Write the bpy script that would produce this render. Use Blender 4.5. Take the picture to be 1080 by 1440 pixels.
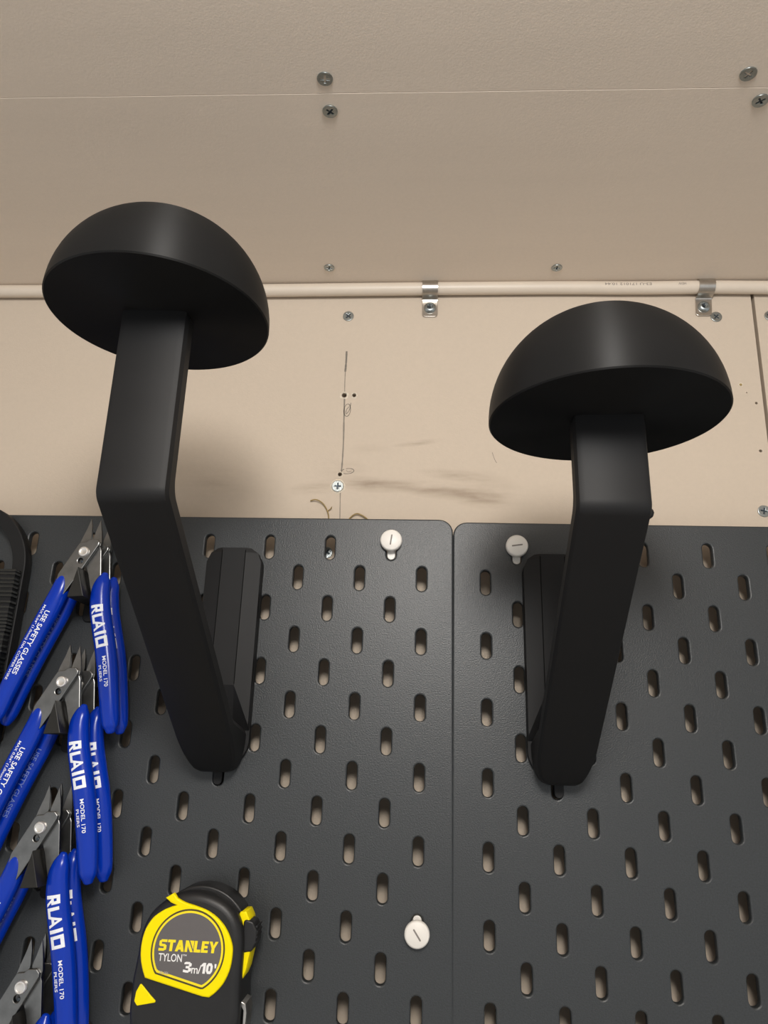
import bpy, bmesh, math, random
from mathutils import Matrix, Vector
random.seed(7)
S = 0.001                      # everything below is written in millimetres
Z0 = 1850.0                    # height of the pegboards' top edge above the floor
scene = bpy.context.scene
for o in list(bpy.data.objects):
    bpy.data.objects.remove(o)
COL = scene.collection

# ------------------------------------------------------------------ camera
cam_data = bpy.data.cameras.new('camera')
cam = bpy.data.objects.new('camera', cam_data)
COL.objects.link(cam)
RX = Vector((0.99822364, 0.05237005, 0.02840665))      # camera right
FW = Vector((-0.05858364, 0.94956031, 0.30806358))     # viewing direction
UP = Vector((-0.01084052, -0.30918052, 0.95094158))    # camera up
CAM = Vector((-16.55, -467.99, -147.14 + Z0)) * S
cam.matrix_world = Matrix(((RX.x, UP.x, -FW.x, CAM.x), (RX.y, UP.y, -FW.y, CAM.y),
                           (RX.z, UP.z, -FW.z, CAM.z), (0, 0, 0, 1)))
cam_data.sensor_fit = 'VERTICAL'
cam_data.sensor_height = 36.0
cam_data.lens = 1050.0 / 1440.0 * 36.0
cam_data.clip_start = 0.01
scene.camera = cam

# ------------------------------------------------------------------ light
world = bpy.data.worlds.new('room_ambient')
scene.world = world
world.use_nodes = True
bg = world.node_tree.nodes['Background']
bg.inputs[0].default_value = (0.965, 0.985, 1.0, 1)
bg.inputs[1].default_value = 0.67

# the room's lamp: a short row of bare bulbs under the ceiling, above and behind the camera
for by, watt in ((-590, 3.7), (-715, 4.3), (-840, 5.0)):
    lamp_data = bpy.data.lights.new('ceiling_bulb_light', 'POINT')
    lamp_data.energy = watt
    lamp_data.color = (1.0, 0.98, 0.95)
    lamp_data.shadow_soft_size = 0.06
    lamp = bpy.data.objects.new('ceiling_bulb_light', lamp_data)
    lamp.location = Vector((12, by, 132 + Z0)) * S
    COL.objects.link(lamp)

scene.view_settings.view_transform = 'Standard'
scene.view_settings.look = 'None'
scene.view_settings.gamma = 1.0
scene.view_settings.use_curve_mapping = False
scene.view_settings.exposure = 0.0


# ------------------------------------------------------------------ materials
def lin(c):
    return tuple(((v / 255) / 12.92 if v / 255 <= 0.04045 else ((v / 255 + 0.055) / 1.055) ** 2.4) for v in c)


def mat(name, rgb, rough=0.5, metal=0.0, spec=0.5, noise=0.0, nscale=200.0, bump=0.0, bscale=600.0,
        stretch=(1, 1, 1), coat=0.0):
    m = bpy.data.materials.new(name)
    m.use_nodes = True
    nt = m.node_tree
    b = nt.nodes['Principled BSDF']
    b.inputs['Roughness'].default_value = rough
    b.inputs['Metallic'].default_value = metal
    b.inputs['Specular IOR Level'].default_value = spec
    b.inputs['Coat Weight'].default_value = coat
    b.inputs['Base Color'].default_value = (*rgb, 1)
    tc = nt.nodes.new('ShaderNodeTexCoord')
    mp = nt.nodes.new('ShaderNodeMapping')
    mp.inputs['Scale'].default_value = stretch
    nt.links.new(tc.outputs['Object'], mp.inputs['Vector'])
    if noise > 0:
        n = nt.nodes.new('ShaderNodeTexNoise')
        n.inputs['Scale'].default_value = nscale
        n.inputs['Detail'].default_value = 4
        nt.links.new(mp.outputs[0], n.inputs['Vector'])
        mx = nt.nodes.new('ShaderNodeMix')
        mx.data_type = 'RGBA'
        mx.inputs['A'].default_value = (*[v * (1 - noise) for v in rgb], 1)
        mx.inputs['B'].default_value = (*[min(1, v * (1 + noise)) for v in rgb], 1)
        nt.links.new(n.outputs['Fac'], mx.inputs['Factor'])
        nt.links.new(mx.outputs['Result'], b.inputs['Base Color'])
    if bump > 0:
        n2 = nt.nodes.new('ShaderNodeTexNoise')
        n2.inputs['Scale'].default_value = bscale
        n2.inputs['Detail'].default_value = 2
        nt.links.new(mp.outputs[0], n2.inputs['Vector'])
        bp = nt.nodes.new('ShaderNodeBump')
        bp.inputs['Strength'].default_value = bump
        bp.inputs['Distance'].default_value = 0.0003
        nt.links.new(n2.outputs['Fac'], bp.inputs['Height'])
        nt.links.new(bp.outputs[0], b.inputs['Normal'])
    return m


def panel_material(name, rgb, smudges=(), stretch=(1, 1, 1)):
    """beige board paper: broad mottling, fine fibre grain, optional dirt smudges
    smudges: (x, z, half length, half height, tilt in degrees, strength)"""
    m = mat(name, rgb, rough=0.75, spec=0.25, bump=0.25, bscale=900)
    nt = m.node_tree
    b = nt.nodes['Principled BSDF']
    tc = nt.nodes.new('ShaderNodeTexCoord')

    def noise(scale, detail, st):
        mp = nt.nodes.new('ShaderNodeMapping')
        mp.inputs['Scale'].default_value = st
        nt.links.new(tc.outputs['Object'], mp.inputs['Vector'])
        n = nt.nodes.new('ShaderNodeTexNoise')
        n.inputs['Scale'].default_value = scale
        n.inputs['Detail'].default_value = detail
        nt.links.new(mp.outputs[0], n.inputs['Vector'])
        return n.outputs['Fac']

    def mix(a, bb, f, blend='MIX'):
        x = nt.nodes.new('ShaderNodeMix')
        x.data_type = 'RGBA'
        x.blend_type = blend
        for k, v in (('A', a), ('B', bb)):
            if isinstance(v, tuple):
                x.inputs[k].default_value = (*v, 1)
            else:
                nt.links.new(v, x.inputs[k])
        if isinstance(f, float):
            x.inputs['Factor'].default_value = f
        else:
            nt.links.new(f, x.inputs['Factor'])
        return x.outputs['Result']

    def math_(op, a, bb):
        x = nt.nodes.new('ShaderNodeMath')
        x.operation = op
        x.use_clamp = True
        for i, v in enumerate((a, bb)):
            if isinstance(v, (int, float)):
                x.inputs[i].default_value = v
            else:
                nt.links.new(v, x.inputs[i])
        return x.outputs[0]

    base = mix(tuple(v * 0.95 for v in rgb), tuple(min(1, v * 1.05) for v in rgb), noise(7, 3, stretch))
    base = mix(base, mix(tuple(v * 0.9 for v in rgb), tuple(min(1, v * 1.1) for v in rgb), noise(420, 4, (1, 1, 1))), 0.35)
    for (x, z, hl, hh, tilt, k) in smudges:
        mp = nt.nodes.new('ShaderNodeMapping')
        mp.vector_type = 'TEXTURE'
        mp.inputs['Location'].default_value = (x * S, 0, z * S)
        mp.inputs['Rotation'].default_value = (0, math.radians(-tilt), 0)
        mp.inputs['Scale'].default_value = (hl * S, 1.0, hh * S)
        nt.links.new(tc.outputs['Object'], mp.inputs['Vector'])
        g = nt.nodes.new('ShaderNodeTexGradient')
        g.gradient_type = 'SPHERICAL'
        nt.links.new(mp.outputs[0], g.inputs['Vector'])
        n = math_('MULTIPLY', math_('SUBTRACT', noise(60, 4, (0.6, 1, 3)), 0.28), 2.2)
        f = math_('MULTIPLY', math_('MULTIPLY', g.outputs['Fac'], n), k)
        base = mix(base, (0.17, 0.11, 0.065), f)
    nt.links.new(base, b.inputs['Base Color'])
    return m


WALL = (0.565, 0.475, 0.38)
M = dict(
    wall=panel_material('wall_board_paper', WALL, smudges=[
        (-95, 30.5, 24, 6, 6, 0.6), (-55, 33.5, 34, 7, -3, 0.85), (-16, 30, 36, 7, -8, 0.6), (14, 25, 30, 9, -14, 0.6),
        (2, 40.5, 28, 5, -6, 0.55), (-24, 65, 20, 2.6, 8, 0.6), (-170, 34, 40, 16, -6, 0.25), (-60, 60, 18, 5, 3, 0.2),
        (28, 28, 32, 16, -20, 0.3), (-78, 44, 22, 9, 0, 0.25)]),
    ceil=panel_material('ceiling_board_paper', (0.765, 0.665, 0.56), stretch=(0.6, 7, 1)),
    backing=mat('dark_timber_stud', (0.05, 0.035, 0.022), 0.8, noise=0.3, nscale=30),
    concrete=mat('floor_concrete', (0.6, 0.57, 0.53), 0.8, noise=0.15, nscale=12, bump=0.3, bscale=90),
    board=mat('black_powder_coat', (0.031, 0.0345, 0.037), 0.40, spec=0.5, noise=0.5, nscale=1100, bump=0.5, bscale=1300),
    pla=mat('black_printed_plastic', (0.009, 0.009, 0.0095), 0.57, spec=0.27, noise=0.15, nscale=60, bump=0.06, bscale=1800,
            stretch=(0.15, 0.15, 1)),
    pla_ridge=mat('black_glossy_printed_plastic', (0.016, 0.017, 0.016), 0.22, spec=0.6, noise=0.3, nscale=300, bump=0.2, bscale=500),
    pla_dome=mat('black_printed_dome_plastic', (0.009, 0.009, 0.0092), 0.52, spec=0.22, noise=0.15, nscale=60),
    white=mat('white_plastic', (0.78, 0.75, 0.70), 0.4, noise=0.02, nscale=100),
    slit=mat('slit_shadow_grey', (0.22, 0.2, 0.18), 0.8, noise=0.1, nscale=300),
    zinc=mat('zinc_plated_steel', (0.36, 0.39, 0.39), 0.35, metal=1.0, noise=0.35, nscale=500, bump=0.3, bscale=700),
    zinc_dark=mat('screw_recess_steel', (0.06, 0.075, 0.09), 0.45, metal=0.7, noise=0.4, nscale=600),
    clip=mat('bent_steel_strip', (0.50, 0.47, 0.43), 0.3, metal=1.0, noise=0.2, nscale=250),
    cable=mat('cream_cable_sheath', (0.66, 0.57, 0.47), 0.42, noise=0.04, nscale=80),
    cable_print=mat('cable_print_grey', (0.2, 0.17, 0.15), 0.6, noise=0.15, nscale=900),
    pencil=mat('pencil_graphite', (0.17, 0.145, 0.12), 0.6, noise=0.35, nscale=700),
    pencil_faint=mat('faint_pencil_graphite', (0.22, 0.185, 0.15), 0.6, noise=0.3, nscale=700),
    torn=mat('torn_board_paper', (0.66, 0.58, 0.47), 0.8, noise=0.2, nscale=600),
    core=mat('hole_core', (0.16, 0.09, 0.05), 0.9, noise=0.4, nscale=600),
    fibre=mat('yellow_brown_fibre', (0.30, 0.21, 0.075), 0.7, noise=0.3, nscale=400),
    blue=mat('blue_dipped_vinyl', (0.001, 0.032, 0.39), 0.21, spec=0.36, noise=0.06, nscale=50),
    steel=mat('dark_tool_steel', (0.22, 0.22, 0.215), 0.34, metal=1.0, noise=0.3, nscale=180, bump=0.08, bscale=300),
    steel_light=mat('polished_rivet_steel', (0.82, 0.79, 0.75), 0.35, metal=0.85, noise=0.05, nscale=300),
    print_white=mat('white_tool_print', (0.83, 0.86, 0.92), 0.5, noise=0.04, nscale=900),
    print_faint=mat('rubbed_white_tool_print', (0.12, 0.18, 0.48), 0.5, noise=0.35, nscale=1500),
    yellow=mat('bright_yellow_plastic', (0.93, 0.76, 0.0), 0.45, spec=0.15, noise=0.03, nscale=100),
    yellow_print=mat('yellow_label_print', (0.90, 0.72, 0.01), 0.5, noise=0.03, nscale=300),
    rubber=mat('black_rubber', (0.014, 0.014, 0.0145), 0.42, spec=0.38, noise=0.2, nscale=200, bump=0.15, bscale=1500),
    label=mat('dark_grey_label', (0.115, 0.105, 0.105), 0.38, noise=0.05, nscale=400),
    label_line=mat('brown_black_label_line', (0.06, 0.045, 0.01), 0.5, noise=0.1, nscale=400),
    label_small=mat('small_grey_print', (0.38, 0.36, 0.36), 0.5, noise=0.1, nscale=900),
    label_white=mat('white_label_print', (0.85, 0.84, 0.83), 0.5, noise=0.02, nscale=400),
    pla_seam=mat('black_seam', (0.002, 0.002, 0.002), 0.7, spec=0.1, noise=0.2, nscale=300),
    peg=mat('dark_printed_peg', (0.014, 0.013, 0.011), 0.45, noise=0.2, nscale=300, bump=0.2, bscale=900, stretch=(0.3, 0.3, 1), spec=0.35),
)

# the printed layers run round the dome, so its sheen stretches up and down
_nt = M['pla_dome'].node_tree
_tg = _nt.nodes.new('ShaderNodeTangent')
_tg.direction_type = 'RADIAL'
_tg.axis = 'Z'
_b = _nt.nodes['Principled BSDF']
_b.inputs['Anisotropic'].default_value = 0.85
_b.inputs['Anisotropic Rotation'].default_value = 0.25
_nt.links.new(_tg.outputs[0], _b.inputs['Tangent'])


# ------------------------------------------------------------------ helpers
def link(name, me, m, parent=None, loc=None):
    o = bpy.data.objects.new(name, me)
    COL.objects.link(o)
    if m is not None and not me.materials:
        me.materials.append(m)
    if parent is not None:
        o.parent = parent
    if loc is not None:
        o.location = Vector(loc) * S
    return o


def finish(me, angle=35):
    bm = bmesh.new()
    bm.from_mesh(me)
    bmesh.ops.remove_doubles(bm, verts=bm.verts, dist=1e-6)
    bmesh.ops.recalc_face_normals(bm, faces=bm.faces)
    bm.to_mesh(me)
    bm.free()
    if angle:
        me.shade_smooth()
        me.set_sharp_from_angle(angle=math.radians(angle))
    me.update()
    return me


def raw(name, verts, faces, angle=35):
    me = bpy.data.meshes.new(name)
    me.from_pydata([Vector(v) * S for v in verts], [], faces)
    return finish(me, angle)


MAPS = {'xz': lambda c: (c[0], -c[2], c[1]),      # outline in x, z; front faces -y
        'yz': lambda c: (c[2], c[0], c[1]),       # outline in y, z; extruded along x
        'xy': lambda c: (c[0], c[1], c[2])}       # outline in x, y; extruded along z


def plate(name, outline, thick, holes=(), bevel=0.0, res=1, plane='xz', shift=0.0, angle=35):
    """extruded outline with holes; the body is centred on the plane, then moved by shift along its normal"""
    cu = bpy.data.curves.new(name, 'CURVE')
    cu.dimensions = '2D'
    cu.fill_mode = 'BOTH'
    cu.extrude = max(0.0, thick / 2 - bevel)
    cu.bevel_depth = bevel
    cu.bevel_resolution = res
    cu.offset = -bevel
    for loop in [outline] + list(holes):
        sp = cu.splines.new('POLY')
        sp.points.add(len(loop) - 1)
        for p, q in zip(sp.points, loop):
            p.co = (q[0], q[1], 0, 1)
        sp.use_cyclic_u = True
    return curve_to_mesh(name, cu, plane, shift, angle)


def curve_to_mesh(name, cu, plane, shift=0.0, angle=35):
    t = bpy.data.objects.new('tmp', cu)
    COL.objects.link(t)
    dg = bpy.context.evaluated_depsgraph_get()
    dg.update()
    me = bpy.data.meshes.new_from_object(t.evaluated_get(dg))
    bpy.data.objects.remove(t)
    bpy.data.curves.remove(cu)
    me.name = name
    me.materials.clear()
    f = MAPS[plane]
    for v in me.vertices:
        c = (v.co.x, v.co.y, v.co.z + shift)
        v.co = Vector(f(c)) * S
    finish(me, angle)
    nrm = Vector(f((0, 0, 1)))
    for p in me.polygons:                  # flat caps stay flat beside their rounded edges
        if abs(p.normal.dot(nrm)) > 0.999:
            p.use_smooth = False
    return me


def text_mesh(body, size, bold=0.0, width=None, extrude=0.06, shear=0.0):
    """flat lettering outlines: list of verts (x along the line, y up) and faces, in mm"""
    cu = bpy.data.curves.new('lettering', 'FONT')
    cu.body = body
    cu.size = size
    cu.offset = bold
    cu.extrude = 0
    cu.shear = shear
    cu.resolution_u = 3
    cu.fill_mode = 'FRONT'
    t = bpy.data.objects.new('tmp', cu)
    COL.objects.link(t)
    dg = bpy.context.evaluated_depsgraph_get()
    dg.update()
    me = bpy.data.meshes.new_from_object(t.evaluated_get(dg))
    bpy.data.objects.remove(t)
    bpy.data.curves.remove(cu)
    vs = [(v.co.x, v.co.y) for v in me.vertices]
    fs = [tuple(p.vertices) for p in me.polygons]
    bpy.data.meshes.remove(me)
    x0 = min(v[0] for v in vs)
    x1 = max(v[0] for v in vs)
    k = (width / (x1 - x0)) if width else 1.0
    return [((v[0] - x0) * k, v[1]) for v in vs], fs


def rrect(x0, z0, x1, z1, r, n=6):
    pts = []
    for cx, cz, a0 in ((x1 - r, z1 - r, 0), (x0 + r, z1 - r, 90), (x0 + r, z0 + r, 180), (x1 - r, z0 + r, 270)):
        for i in range(n + 1):
            a = math.radians(a0 + 90 * i / n)
            pts.append((cx + r * math.cos(a), cz + r * math.sin(a)))
    return pts


def slot(cx, cz, w, h, n=8):
    r = w / 2
    pts = []
    for i in range(n + 1):
        a = math.pi * i / n
        pts.append((cx + r * math.cos(a), cz + h / 2 - r + r * math.sin(a)))
    for i in range(n + 1):
        a = math.pi + math.pi * i / n
        pts.append((cx + r * math.cos(a), cz - h / 2 + r + r * math.sin(a)))
    return pts


def circle(cx, cz, r, n=24):
    return [(cx + r * math.cos(2 * math.pi * i / n), cz + r * math.sin(2 * math.pi * i / n)) for i in range(n)]


def cross(r, w):
    h = w / 2
    return [(h, h), (h, r), (-h, r), (-h, h), (-r, h), (-r, -h), (-h, -h), (-h, -r), (h, -r), (h, -h), (r, -h), (r, h)]


def fillet(poly, radii, n=6):
    out = []
    N = len(poly)
    for i in range(N):
        p = Vector(poly[i]); a = Vector(poly[i - 1]) - p; b = Vector(poly[(i + 1) % N]) - p
        r = radii[i] if isinstance(radii, (list, tuple)) else radii
        la, lb = a.length, b.length
        if r <= 0:
            out.append(tuple(p)); continue
        a.normalize(); b.normalize()
        ang = a.angle(b)
        d = min(r / math.tan(ang / 2), 0.48 * la, 0.48 * lb)
        rr = d * math.tan(ang / 2)
        bis = (a + b).normalized()
        c = p + bis * (rr / math.sin(ang / 2))
        s = p + a * d - c; e = p + b * d - c
        for k in range(n + 1):
            t = k / n
            v = (s * (1 - t) + e * t)
            if v.length > 1e-9:
                v = v.normalized() * rr
            out.append(tuple(c + v))
    return out


def densify(poly, step):
    out = []
    for i, p in enumerate(poly):
        q = poly[(i + 1) % len(poly)]
        n = max(1, int(math.dist(p, q) / step))
        for k in range(n):
            out.append((p[0] + (q[0] - p[0]) * k / n, p[1] + (q[1] - p[1]) * k / n))
    return out


def catmull(pts, n=6):
    out = []
    for i in range(len(pts) - 1):
        p0 = pts[max(i - 1, 0)]; p1 = pts[i]; p2 = pts[i + 1]; p3 = pts[min(i + 2, len(pts) - 1)]
        for k in range(n):
            t = k / n
            out.append(tuple(0.5 * ((2 * b) + (-a + c) * t + (2 * a - 5 * b + 4 * c - d) * t * t + (-a + 3 * b - 3 * c + d) * t ** 3)
                             for a, b, c, d in zip(p0, p1, p2, p3)))
    out.append(tuple(pts[-1]))
    return out


def tube(name, pts, r, seg=10, caps=True):
    """round tube along 3-D points; r number or list"""
    P = [Vector(p) for p in pts]
    V, F = [], []
    ref = Vector((0.123, 0.77, 0.31))
    for i, p in enumerate(P):
        t = (P[min(i + 1, len(P) - 1)] - P[max(i - 1, 0)]).normalized()
        u = t.cross(ref).normalized(); w = t.cross(u)
        rr = r[i] if isinstance(r, (list, tuple)) else r
        for k in range(seg):
            a = 2 * math.pi * k / seg
            V.append(p + u * (rr * math.cos(a)) + w * (rr * math.sin(a)))
    for i in range(len(P) - 1):
        for k in range(seg):
            k2 = (k + 1) % seg
            F.append((i * seg + k, i * seg + k2, (i + 1) * seg + k2, (i + 1) * seg + k))
    if caps:
        F.append(tuple(range(seg)))
        F.append(tuple((len(P) - 1) * seg + k for k in range(seg)))
    return raw(name, V, F, 50)


def lathe_z(name, prof, seg=48, angle=35):
    """profile (radius, z) turned about z"""
    V, F = [], []
    rings = []
    for r, z in prof:
        if r < 1e-6:
            rings.append([len(V)]); V.append((0, 0, z))
        else:
            rings.append(list(range(len(V), len(V) + seg)))
            V += [(r * math.cos(2 * math.pi * k / seg), r * math.sin(2 * math.pi * k / seg), z) for k in range(seg)]
    for A, B in zip(rings, rings[1:]):
        for k in range(seg):
            k2 = (k + 1) % seg
            if len(A) == 1 and len(B) == 1:
                continue
            if len(A) == 1:
                F.append((A[0], B[k], B[k2]))
            elif len(B) == 1:
                F.append((A[k], A[k2], B[0]))
            else:
                F.append((A[k], A[k2], B[k2], B[k]))
    return raw(name, V, F, angle)


def tag(o, label=None, cat=None, group=None, kind=None):
    if label: o['label'] = label
    if cat: o['category'] = cat
    if group: o['group'] = group
    if kind: o['kind'] = kind
    return o


def thing(name, loc, label, cat, group=None):
    o = bpy.data.objects.new(name, None)
    o.empty_display_size = 0.02
    COL.objects.link(o)
    o.location = Vector((loc[0], loc[1], loc[2] + Z0)) * S
    return tag(o, label, cat, group)


def copy_tree(o, parent=None):
    c = o.copy()
    COL.objects.link(c)
    c.parent = parent
    for ch in list(o.children):
        copy_tree(ch, c)
    return c


def box(name, x0, x1, y0, y1, z0, z1, angle=0):
    V = [(x, y, z) for z in (z0, z1) for y in (y0, y1) for x in (x0, x1)]
    return raw(name, V, [(0, 1, 3, 2), (4, 5, 7, 6), (0, 1, 5, 4), (2, 3, 7, 6), (0, 2, 6, 4), (1, 3, 7, 5)], angle)


# ------------------------------------------------------------------ the setting
WY = 25.0          # wall face
CZ = 195.0         # ceiling face
floor = link('floor', box('floor', -2000, 2000, -2600, WY + 60, -Z0 - 40, -Z0), M['concrete'], None, (0, 0, Z0))
tag(floor, kind='structure')

wall = link('wall_back', box('wall_back', -2000, 2000, WY + 13, WY + 60, -Z0, CZ + 60), M['backing'], None, (0, 0, Z0))
tag(wall, kind='structure')
# left board with its drilled holes; the joint with the next board leans a little
holes = [(-78.8, 102.6, 1.9), (-71.5, 102.6, 1.5), (-79.1, 40.5, 1.5), (215.3, 97.0, 1.0), (213.7, 60.4, 1.1), (209.6, 105.3, 0.45)]
joint = [(222.0, CZ), (218.0, 0), (214, -Z0)]
left_out = [(-2000, -Z0), (joint[2][0], -Z0), (joint[1][0], 0), (joint[0][0], CZ), (-2000, CZ)]
pl_left = link('wall_panel', plate('wall_panel', left_out, 12.5, [circle(x, z, r, 14) for x, z, r in holes], 0.0, plane='xz',
                                   shift=-(WY + 6.25)), M['wall'], wall)
right_out = [(joint[2][0] + 2.5, -Z0), (2000, -Z0), (2000, CZ), (joint[0][0] + 2.5, CZ), (joint[1][0] + 2.5, 0)]
pl_right = link('wall_panel', plate('wall_panel', right_out, 12.5, [], 0.0, plane='xz', shift=-(WY + 6.25)), M['wall'], wall)
for x, z, r in holes[:3]:
    # ragged paper rim around each drilled hole
    n = 18
    V, F = [], []
    for k in range(n):
        a = 2 * math.pi * k / n
        ro = r * (1.55 + 0.35 * random.random())
        for rr, y in ((r * 0.97, WY - 0.05), (r * 1.25, WY - 0.35 - 0.25 * random.random()), (ro, WY + 0.02)):
            V.append((x + rr * math.cos(a), y, z + rr * math.sin(a)))
    for k in range(n):
        k2 = (k + 1) % n
        for j in (0, 1):
            F.append((3 * k + j, 3 * k2 + j, 3 * k2 + j + 1, 3 * k + j + 1))
    link('torn_hole_rim', raw('torn_hole_rim', V, F, 0), M['torn'], wall)
# filled plug mark beside the joint
link('hole_plug', plate('hole_plug', fillet([(203.9, 110.2), (207.4, 109.8), (208, 112.6), (205.4, 113.4)], 1.0), 0.5, bevel=0.2, shift=-WY),
     M['torn'], wall)
link('hole_core', plate('hole_core', circle(206.1, 111.4, 1.0, 12), 0.3, shift=-WY + 0.2), M['fibre'], wall)


def stroke(pts, w, m, name='pencil_line'):
    """a flat pencil stroke on the wall face"""
    V, F = [], []
    P = [Vector(p) for p in pts]
    for i, p in enumerate(P):
        t = (P[min(i + 1, len(P) - 1)] - P[max(i - 1, 0)]).normalized()
        nn = Vector((-t.y, t.x))
        ww = w * (0.8 + 0.4 * random.random()) / 2
        for s in (1, -1):
            q = p + nn * ww * s
            V.append((q.x, WY - 0.06, q.y))
    for i in range(len(P) - 1):
        F.append((2 * i, 2 * i + 1, 2 * i + 3, 2 * i + 2))
    return link(name, raw(name, V, F, 0), m, wall)


stroke(catmull([(-78.6, 139.2), (-78.6, 130), (-78.9, 122)]), 1.3, M['pencil'])
stroke(catmull([(-78.9, 122), (-78.8, 112), (-78.5, 104)]), 0.6, M['pencil_faint'])
stroke(catmull([(-78.5, 101), (-78.2, 85), (-77.7, 66), (-77.8, 50), (-78.2, 42)]), 1.05, M['pencil_faint'])
stroke(catmull([(-78.2, 27), (-77.8, 15), (-77.4, 3)]), 0.6, M['pencil_faint'])
ov = [(-76.0 + 2.5 * math.cos(a) * 0.95 + 0.25 * math.sin(a), 90.6 + 5.0 * math.sin(a)) for a in [0.3 + i * 2 * math.pi / 20 for i in range(21)]]
stroke(ov, 0.5, M['pencil'], 'pencil_loop')
stroke(catmull([(-73.6, 96.5), (-74.4, 91), (-76.8, 87.5), (-76.6, 91), (-74.6, 93.6)]), 0.45, M['pencil'], 'pencil_scribble')
ov = [(-73.6 + 4.4 * math.cos(a), 43.0 + 2.0 * math.sin(a) + 0.35 * math.cos(a)) for a in [2.2 + i * 2 * math.pi / 20 for i in range(20)]]
stroke(ov, 0.5, M['pencil'], 'pencil_loop')
stroke(catmull([(-74.8, 43.8), (-73.4, 42.4), (-70.8, 43.2)]), 0.35, M['pencil_faint'], 'pencil_scribble')
stroke(catmull([(28.5, 58), (30, 53), (31.5, 50)]), 0.4, M['pencil_faint'])

ceiling = link('ceiling', box('ceiling', -2000, 2000, -2600, WY + 60, CZ + 14, CZ + 60), M['backing'], None, (0, 0, Z0))
tag(ceiling, kind='structure')
ys0, ys1 = -152.8 - 0.0106 * 1741, -152.4 + 0.0085 * 2260       # the seam runs a little askew
far_out = [(-2000, ys0 + 0.1), (2000, ys1 + 0.1), (2000, WY + 13), (-2000, WY + 13)]
near_out = [(-2000, -2600), (2000, -2600), (2000, ys1 - 0.1), (-2000, ys0 - 0.1)]
link('ceiling_panel', plate('ceiling_panel', far_out, 13, bevel=0.2, plane='xy', shift=CZ + 6.5), M['ceil'], ceiling)
link('ceiling_panel', plate('ceiling_panel', near_out, 13, bevel=0.2, plane='xy', shift=CZ + 6.6), M['ceil'], ceiling)


# ------------------------------------------------------------------ pegboards
def pegboard(label, x_first, x_edge0, x_edge1, sign):
    """slots every 40 mm in a row, rows every 20 mm, alternate rows shifted by 20 mm"""
    W, Hh = 560.0, 560.0
    hs = []
    for r in range(1, 28):
        off = 40 if r % 2 else 20
        c = 0
        while off + 40 * c <= W - 15:
            hs.append(slot(sign * (off + 40 * c), -20.0 * r, 6.1, 15.8))
            c += 1
    xa, xb = sorted((sign * x_edge0, sign * x_edge1))
    return plate('pegboard', rrect(xa, -Hh, xb, 0.0, 9.0), 5.0, hs, bevel=0.95, res=2, plane='xz', shift=-2.5, angle=30)


bl = link('pegboard', pegboard('', 0, 0.0, 560.0, -1), M['board'], None, (0, 0, Z0))
tag(bl, 'black slotted pegboard carrying the blue pliers and the tape measure', 'pegboard', 'black pegboards on the wall')
br = link('pegboard', pegboard('', 0, -0.70, 559.3, 1), M['board'], None, (0.77, 0, -1.6 + Z0))
br.rotation_euler = (0, 0.002955, 0)
tag(br, 'black slotted pegboard behind the shorter dome hook, without any tools', 'pegboard', 'black pegboards on the wall')


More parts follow.
